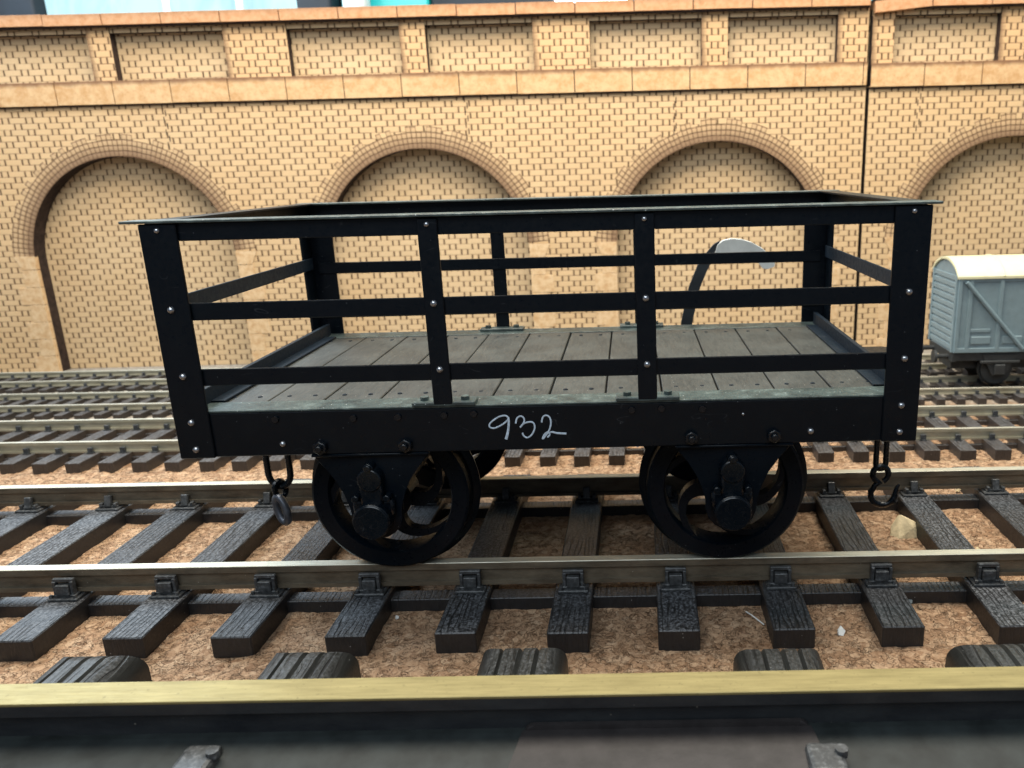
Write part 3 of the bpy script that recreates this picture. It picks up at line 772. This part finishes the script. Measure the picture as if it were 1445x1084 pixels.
sl = MB().box(17.6, 18.6, 0, .3, 0, 23.2).build('joint_light_blocker', 'burnt'); sl.location = (0, 35.95, 0); tag(sl, 'dark upright batten added to block light through the open joint between the two wall sections', 'backing')  # added dark backing, blocks the light showing through the wall joint

# ------------------------------------------------------------------ covered van on the narrow track
VX0, VX1, VY0, VY1 = 20.35, 35.0, 22.62, 26.35
van = empty('covered_van', (27.5, 24.1, .72), 'small blue-grey covered van with a cream rounded roof, at the right edge', 'railway van', -.02)
vo = Vector((-27.5, -24.1, -.72))
def vp(mb, name, mat, smooth=False, parent=None):
    bmesh.ops.translate(mb.bm, verts=mb.bm.verts, vec=vo) if parent is None or True else None
    return mb.build(name, mat, parent or van, smooth)
zr = lambda y: 6.86 + .90 * max(0, 1 - ((y - (VY0 + VY1) / 2) / ((VY1 - VY0) / 2 + .12)) ** 2) ** .75
# body: arched end outline extruded along X
def arched(mb, ya, yb, z0, xs, inset=0.0, n=20, dz=0.0):
    ys = [ya + (yb - ya) * i / n for i in range(n + 1)]
    prof = [(ya, z0)] + [(y, zr(y) + dz) for y in ys] + [(yb, z0)]
    A = [mb.bm.verts.new((xs[0], y, z)) for y, z in prof]; B = [mb.bm.verts.new((xs[1], y, z)) for y, z in prof]
    fs = [mb.bm.faces.new(A), mb.bm.faces.new(B[::-1])]
    for i in range(len(prof)):
        j = (i + 1) % len(prof); fs.append(mb.bm.faces.new((A[j], A[i], B[i], B[j])))
    mb._tag(fs)
mb = MB(); arched(mb, VY0, VY1, 2.62, (VX0, VX1), dz=-.06)
# planks on the end, raised framing on the side
for i in range(11):
    mb.box(VX0 - .08, VX0 + .02, VY0 + .03, VY1 - .03, 2.75 + i * .39, 2.75 + i * .39 + .29, .03)
for y in (VY0 + .10, VY1 - .10): mb.box(VX0 - .13, VX0, y - .09, y + .09, 2.65, 7.0, .015)
mb.box(VX0 - .10, VX0, VY0 + .0, VY0 + .42, 4.55, 4.75, .02)
for x in (20.45, 21.05, 22.72, 24.35, 26.0, 27.6, 29.3, 31.0, 32.7, 34.6): mb.box(x - .11, x + .11, VY0 - .10, VY0 + .02, 2.66, 6.76, .02)
mb.box(VX0, VX1, VY0 - .09, VY0 + .02, 2.64, 2.90, .02); mb.box(VX0, VX1, VY0 - .06, VY0 + .02, 6.60, 6.80, .02)
for x in (21.25, 23.0, 24.6): mb.box(x, x + 1.1, VY0 - .07, VY0 + .02, 3.12, 3.55, .03)
mb.box(21.15, 22.3, VY0 - .05, VY0 + .02, 3.78, 3.98, .02)
vb = vp(mb, 'body', 'van_grey')
mb = MB(); mb.tube([(20.75, VY0 - .12, 6.62), (24.15, VY0 - .12, 2.82)], .12, 8); vp(mb, 'diagonal_strap', 'van_grey', True, vb)
mb = MB(); mb.tube([(31.0, VY0 - .12, 2.82), (34.4, VY0 - .12, 6.62)], .12, 8); vp(mb, 'diagonal_strap', 'van_grey', True, vb)
mb = MB(); n = 26
ys = [VY0 - .14 + (VY1 - VY0 + .28) * i / n for i in range(n + 1)]
x_a, x_b = VX0 - .12, VX1 + .1
T = [[mb.bm.verts.new((x, y, zr(y) + dz)) for y in ys] for dz in (-.07, .07) for x in (x_a, x_b)]
for i in range(n):
    mb.bm.faces.new((T[0][i], T[0][i + 1], T[1][i + 1], T[1][i])); mb.bm.faces.new((T[2][i], T[3][i], T[3][i + 1], T[2][i + 1]))
    mb.bm.faces.new((T[0][i + 1], T[0][i], T[2][i], T[2][i + 1])); mb.bm.faces.new((T[1][i], T[1][i + 1], T[3][i + 1], T[3][i]))
for i in (0, n): mb.bm.faces.new((T[0][i], T[1][i], T[3][i], T[2][i]))
rf = vp(mb, 'roof', 'van_roof', True)
for x in (22.75, 25.2, 27.6, 30.1, 32.6):
    vp(MB().tube([(x, y, zr(y) + .07) for y in ys], .05, 6), 'roof_rib', 'van_roof', True, rf)
mb = MB().box(VX0 + .02, VX1, VY0 + .05, VY0 + .25, 2.15, 2.60, .02).box(VX0 + .02, VX1, VY1 - .25, VY1 - .05, 2.15, 2.60, .02).box(VX0 - .02, VX0 + .2, VY0, VY1, 2.1, 2.62, .02).box(VX0 + .3, VX1 - .2, VY0 + .9, VY1 - .9, 1.5, 2.5)
uf = vp(mb, 'underframe', 'van_under')
for x in (23.0, 32.0):
    for y in (22.95, 25.1):
        mb = MB().cyl((x, y, 1.60), (x, y + .22, 1.60), .88, seg=28); mb.cyl((x, y + .2, 1.6), (x, y + .3, 1.6), 1.0, seg=28); vp(mb, 'wheel', 'van_under', True)
    vp(MB().cyl((x, 22.9, 1.6), (x, 25.5, 1.6), .14, seg=10), 'axle', 'van_under', True)
    mb = MB().prism([(x - 1.0, 2.5), (x - .35, 1.3), (x + .35, 1.3), (x + 1.0, 2.5)], 22.62, 22.78); mb.box(x - .3, x + .3, 22.45, 22.64, 1.35, 1.95, .04); mb.box(x - 1.1, x + 1.1, 22.5, 22.66, 2.0, 2.16, .03); vp(mb, 'axle_guard', 'van_under')
for y in (23.3, 25.6):
    mb = MB().cyl((VX0, y, 2.3), (VX0 - .7, y, 2.3), .14, seg=12); mb.cyl((VX0 - .7, y, 2.3), (VX0 - .85, y, 2.3), .36, seg=18); vp(mb, 'buffer', 'van_under', True)
mb = MB().box(24.2, 27.5, 22.45, 22.58, 1.5, 1.62); mb.box(26.0, 27.0, 22.5, 22.8, 1.2, 2.1, .05); vp(mb, 'brake_gear', 'van_under')

# ------------------------------------------------------------------ hooked stand behind the wagon
hs = empty('curved_stand', (4.6, 12.7, 0), 'dark curved stand bending over to a pale grey tip, seen through the wagon slats', 'curved stand')
L = [(4.36, .0), (4.36, 5.0), (4.44, 6.72), (4.78, 8.22), (5.14, 9.10), (5.45, 9.55), (5.80, 9.95), (6.05, 10.10)]
Q = [(4.84, .0), (4.84, 5.0), (4.92, 6.72), (5.24, 8.2), (5.60, 9.05), (5.85, 9.40), (6.12, 9.62)]
m_ = MB(); m_.prism([(x - 4.6, z) for x, z in Q] + [(x - 4.6, z) for x, z in L[::-1]], -.06, .06, .015); m_.box(-.8, .8, -.6, .6, 0, .12, .03); m_.build('curved_arm', 'stand_black', hs)
tip = [(5.86, 9.60), (5.98, 9.96), (6.20, 10.12), (6.55, 10.19), (6.95, 10.15), (7.37, 10.02), (7.80, 9.78), (8.15, 9.47), (8.36, 9.2), (8.36, 9.0), (8.24, 8.97), (8.06, 8.88), (7.86, 8.92), (7.72, 9.12), (7.5, 9.4), (7.1, 9.55), (6.6, 9.60), (6.2, 9.52)]
MB().prism([(x - 4.6, z) for x, z in tip[::-1]], -.09, .09, .02).build('tip', 'stand_white', hs)

# ------------------------------------------------------------------ loose bits on the cork
def wedge():
    bm = bmesh.new()
    for p_ in ((-.62, -.12, .0), (-.45, -.40, .05), (.30, -.38, .0), (.66, .0, .18), (.62, -.10, .42), (.40, .30, .0), (-.2, .42, .0), (-.22, .10, .86), (-.05, -.08, .80), (-.50, .10, .40), (.15, -.30, .46)): bm.verts.new(p_)
    bmesh.ops.convex_hull(bm, input=bm.verts)
    bmesh.ops.bevel(bm, geom=bm.edges[:], offset=.035, segments=2, profile=.5, affect='EDGES')
    me = bpy.data.meshes.new('pebble'); bm.to_mesh(me); bm.free(); me.materials.append(MAT['pebble'])
    return tag(put('pebble', me, None, (12.1, 5.95, -.10), (0, 0, .15)), 'straw-yellow angular pebble lying between two sleepers below the coupling hook', 'pebble')
wedge()
def chip(x, y, a, b, rz, mat, label, cat='chip', tilt=.5):
    m_ = MB(); pts = [(0, 0), (a * .55, -b * .2), (a, b * .3), (a * .6, b), (a * .1, b * .6)]
    m_.prism(pts, -.03, .03)
    o = m_.build('paint_chip', mat); o.location = (x, y, .05); o.rotation_euler = (-tilt, 0, rz); return tag(o, label, cat)
chip(8.05, -.45, .24, .24, .3, 'flake', 'white paint chip leaning by a sleeper end right of the wagon wheel', tilt=.6)
chip(10.6, 1.15, .16, .2, .2, 'dust_grey', 'small grey flake on the cork right of the near rail fixings', tilt=1.0)
chip(15.4, 9.5, .22, .22, .2, 'pebble', 'tiny straw-coloured crumb beside the far rail at the right', 'crumb', .6)
chip(14.1, 4.2, .24, .2, 1.2, 'pebble', 'tiny tan crumb on the cork between right-hand sleepers', 'crumb', .6)
chip(-5.0, .95, .10, .10, 1.2, 'flake', 'tiny pale crumb on the cork beneath the left wagon wheel', 'crumb', .7)
o = MB().tube([(0, 0, .03), (.12, -.3, .1), (.42, -.75, .05)], .02, 6).build('straw', 'flake'); o.location = (5.6, .9, .02); tag(o, 'thin pale fibre lying on the cork below the right wheel', 'fibre')

# ------------------------------------------------------------------ things standing behind the wall
def bx(name, mat, x0, x1, y0, y1, z1, label, cat, b=.3):
    m_ = MB().box(x0, x1, y0, y1, 0, z1, b, 3); o = m_.build(name, mat, smooth=True); tag(o, label, cat); return o
bx('storage_box', 'box_dark', -75, -43.75, 47, 58, 36, 'dark navy box behind the wall at the far left', 'box')
def window(name, x0, x1, y, z0, z1, mat, label, bars):
    w = empty(name, ((x0 + x1) / 2, y, z0), label, 'window')
    h = (x1 - x0) / 2
    MB().box(-h, h, 0, .25, 0, z1 - z0).build('pane', mat, w)
    f = MB()
    for x in bars: f.box(x - .3 - (x0 + x1) / 2, x + .3 - (x0 + x1) / 2, -.12, -.01, 0, z1 - z0, .05)
    f.box(-h - .3, h + .3, -.2, .5, z1 - z0, z1 - z0 + 1, .1); f.box(-h - .3, h + .3, -.2, .5, -1, 0, .1)
    f.build('frame', 'clear_pale', w); return w
window('frosted_window', -43.6, -23.6, 48.2, 12, 48, 'window', 'pale blue daylit frosted window above the wall at the left', (-34.0, -28.2))
bx('storage_box', 'box_dark', -23.3, -20.6, 47, 52, 35, 'narrow dark box between the pale window and the turquoise crate', 'box')
bx('bottle', 'clear_pale', -19.5, -17.6, 46, 48, 34, 'pale grey upright tube in front of the turquoise crate', 'tube', .6)
bx('plastic_crate', 'teal', -20.5, -13.4, 49, 56, 32, 'bright turquoise crate just showing above the wall', 'crate', .4)
bx('cabinet', 'box_dark', -13.2, -3.2, 49, 58, 40, 'wide dark cabinet behind the wall left of the bright lamp', 'cabinet')
lw = empty('strip_lamp', (-.3, 49, 25.3), 'bright white lamp glaring over the top of the wall', 'lamp')
MB().box(-2.9, 2.9, -.6, .6, 0.3, 3.0, .5, 4).build('diffuser', 'lamp', lw, True)
MB().box(-3.2, 3.2, -.8, .9, 3.0, 4.0, .2).build('housing', 'clear_pale', lw)
MB().box(-.4, .4, -.4, .4, -25.3, .4, .1).build('post', 'box_dark', lw)
window('frosted_window', 3.4, 50, 48.6, 8, 50, 'window_cyan', 'cyan daylit window behind the right end of the wall', (20.0, 35.0))

# ------------------------------------------------------------------ light
world = bpy.data.worlds.new('World'); sc.world = world; world.use_nodes = True
bg = world.node_tree.nodes['Background']; bg.inputs[0].default_value = (.66, .80, 1.0, 1); bg.inputs[1].default_value = .22
def area(name, loc, target, sx, sy, power, col):
    l = bpy.data.lights.new(name, 'AREA'); l.shape = 'RECTANGLE'; l.size = sx; l.size_y = sy; l.energy = power; l.color = col
    o = bpy.data.objects.new(name, l); COL.objects.link(o); o.location = loc
    o.rotation_euler = (Vector(target) - Vector(loc)).to_track_quat('-Z', 'Y').to_euler(); return o
area('ceiling_light', (4, 11, 56), (2, 27, 6), 76, 22, 92000, (1.0, .93, .80))
area('window_light', (-46, 30, 46), (-4, 10, 2), 30, 24, 42000, (.72, .86, 1.0))

area('room_light', (-8, -48, 58), (0, 12, 4), 60, 40, 35000, (.84, .93, 1.0))

# ------------------------------------------------------------------ camera
cam = bpy.data.cameras.new('camera'); co = bpy.data.objects.new('camera', cam); COL.objects.link(co); sc.camera = co
f_px, c_x, p, r, y = 1111.2772, 892.3055, .2675, -.0254, .0023
cam.sensor_width = 36.0; cam.sensor_fit = 'HORIZONTAL'; cam.lens = 36.0 * f_px / 1445.0
cam.shift_x = (722.5 - c_x) / 1445.0
Ry = Matrix(((math.cos(y), math.sin(y), 0), (-math.sin(y), math.cos(y), 0), (0, 0, 1)))
B_ = Matrix(((1, 0, 0), (0, 0, -1), (0, 1, 0)))
Rp = Matrix(((1, 0, 0), (0, math.cos(p), -math.sin(p)), (0, math.sin(p), math.cos(p))))
Rr = Matrix(((math.cos(r), -math.sin(r), 0), (math.sin(r), math.cos(r), 0), (0, 0, 1)))
M = Rr @ Rp @ B_ @ Ry
rt, dn, fw = M[0], M[1], M[2]
rot = Matrix((rt, -dn, -fw)).transposed()
co.matrix_world = Matrix.Translation((2.3824, -20.266, 13.0875)) @ rot.to_4x4()
cam.clip_start = .1; cam.clip_end = 500
cam.dof.use_dof = True; cam.dof.focus_distance = 22.3; cam.dof.aperture_fstop = .30

sc.view_settings.view_transform = 'Standard'; sc.view_settings.look = 'None'
sc.view_settings.exposure = 0; sc.view_settings.gamma = 1
sc.render.engine = 'CYCLES'; sc.cycles.use_denoising = True
sc.cycles.max_bounces = 8
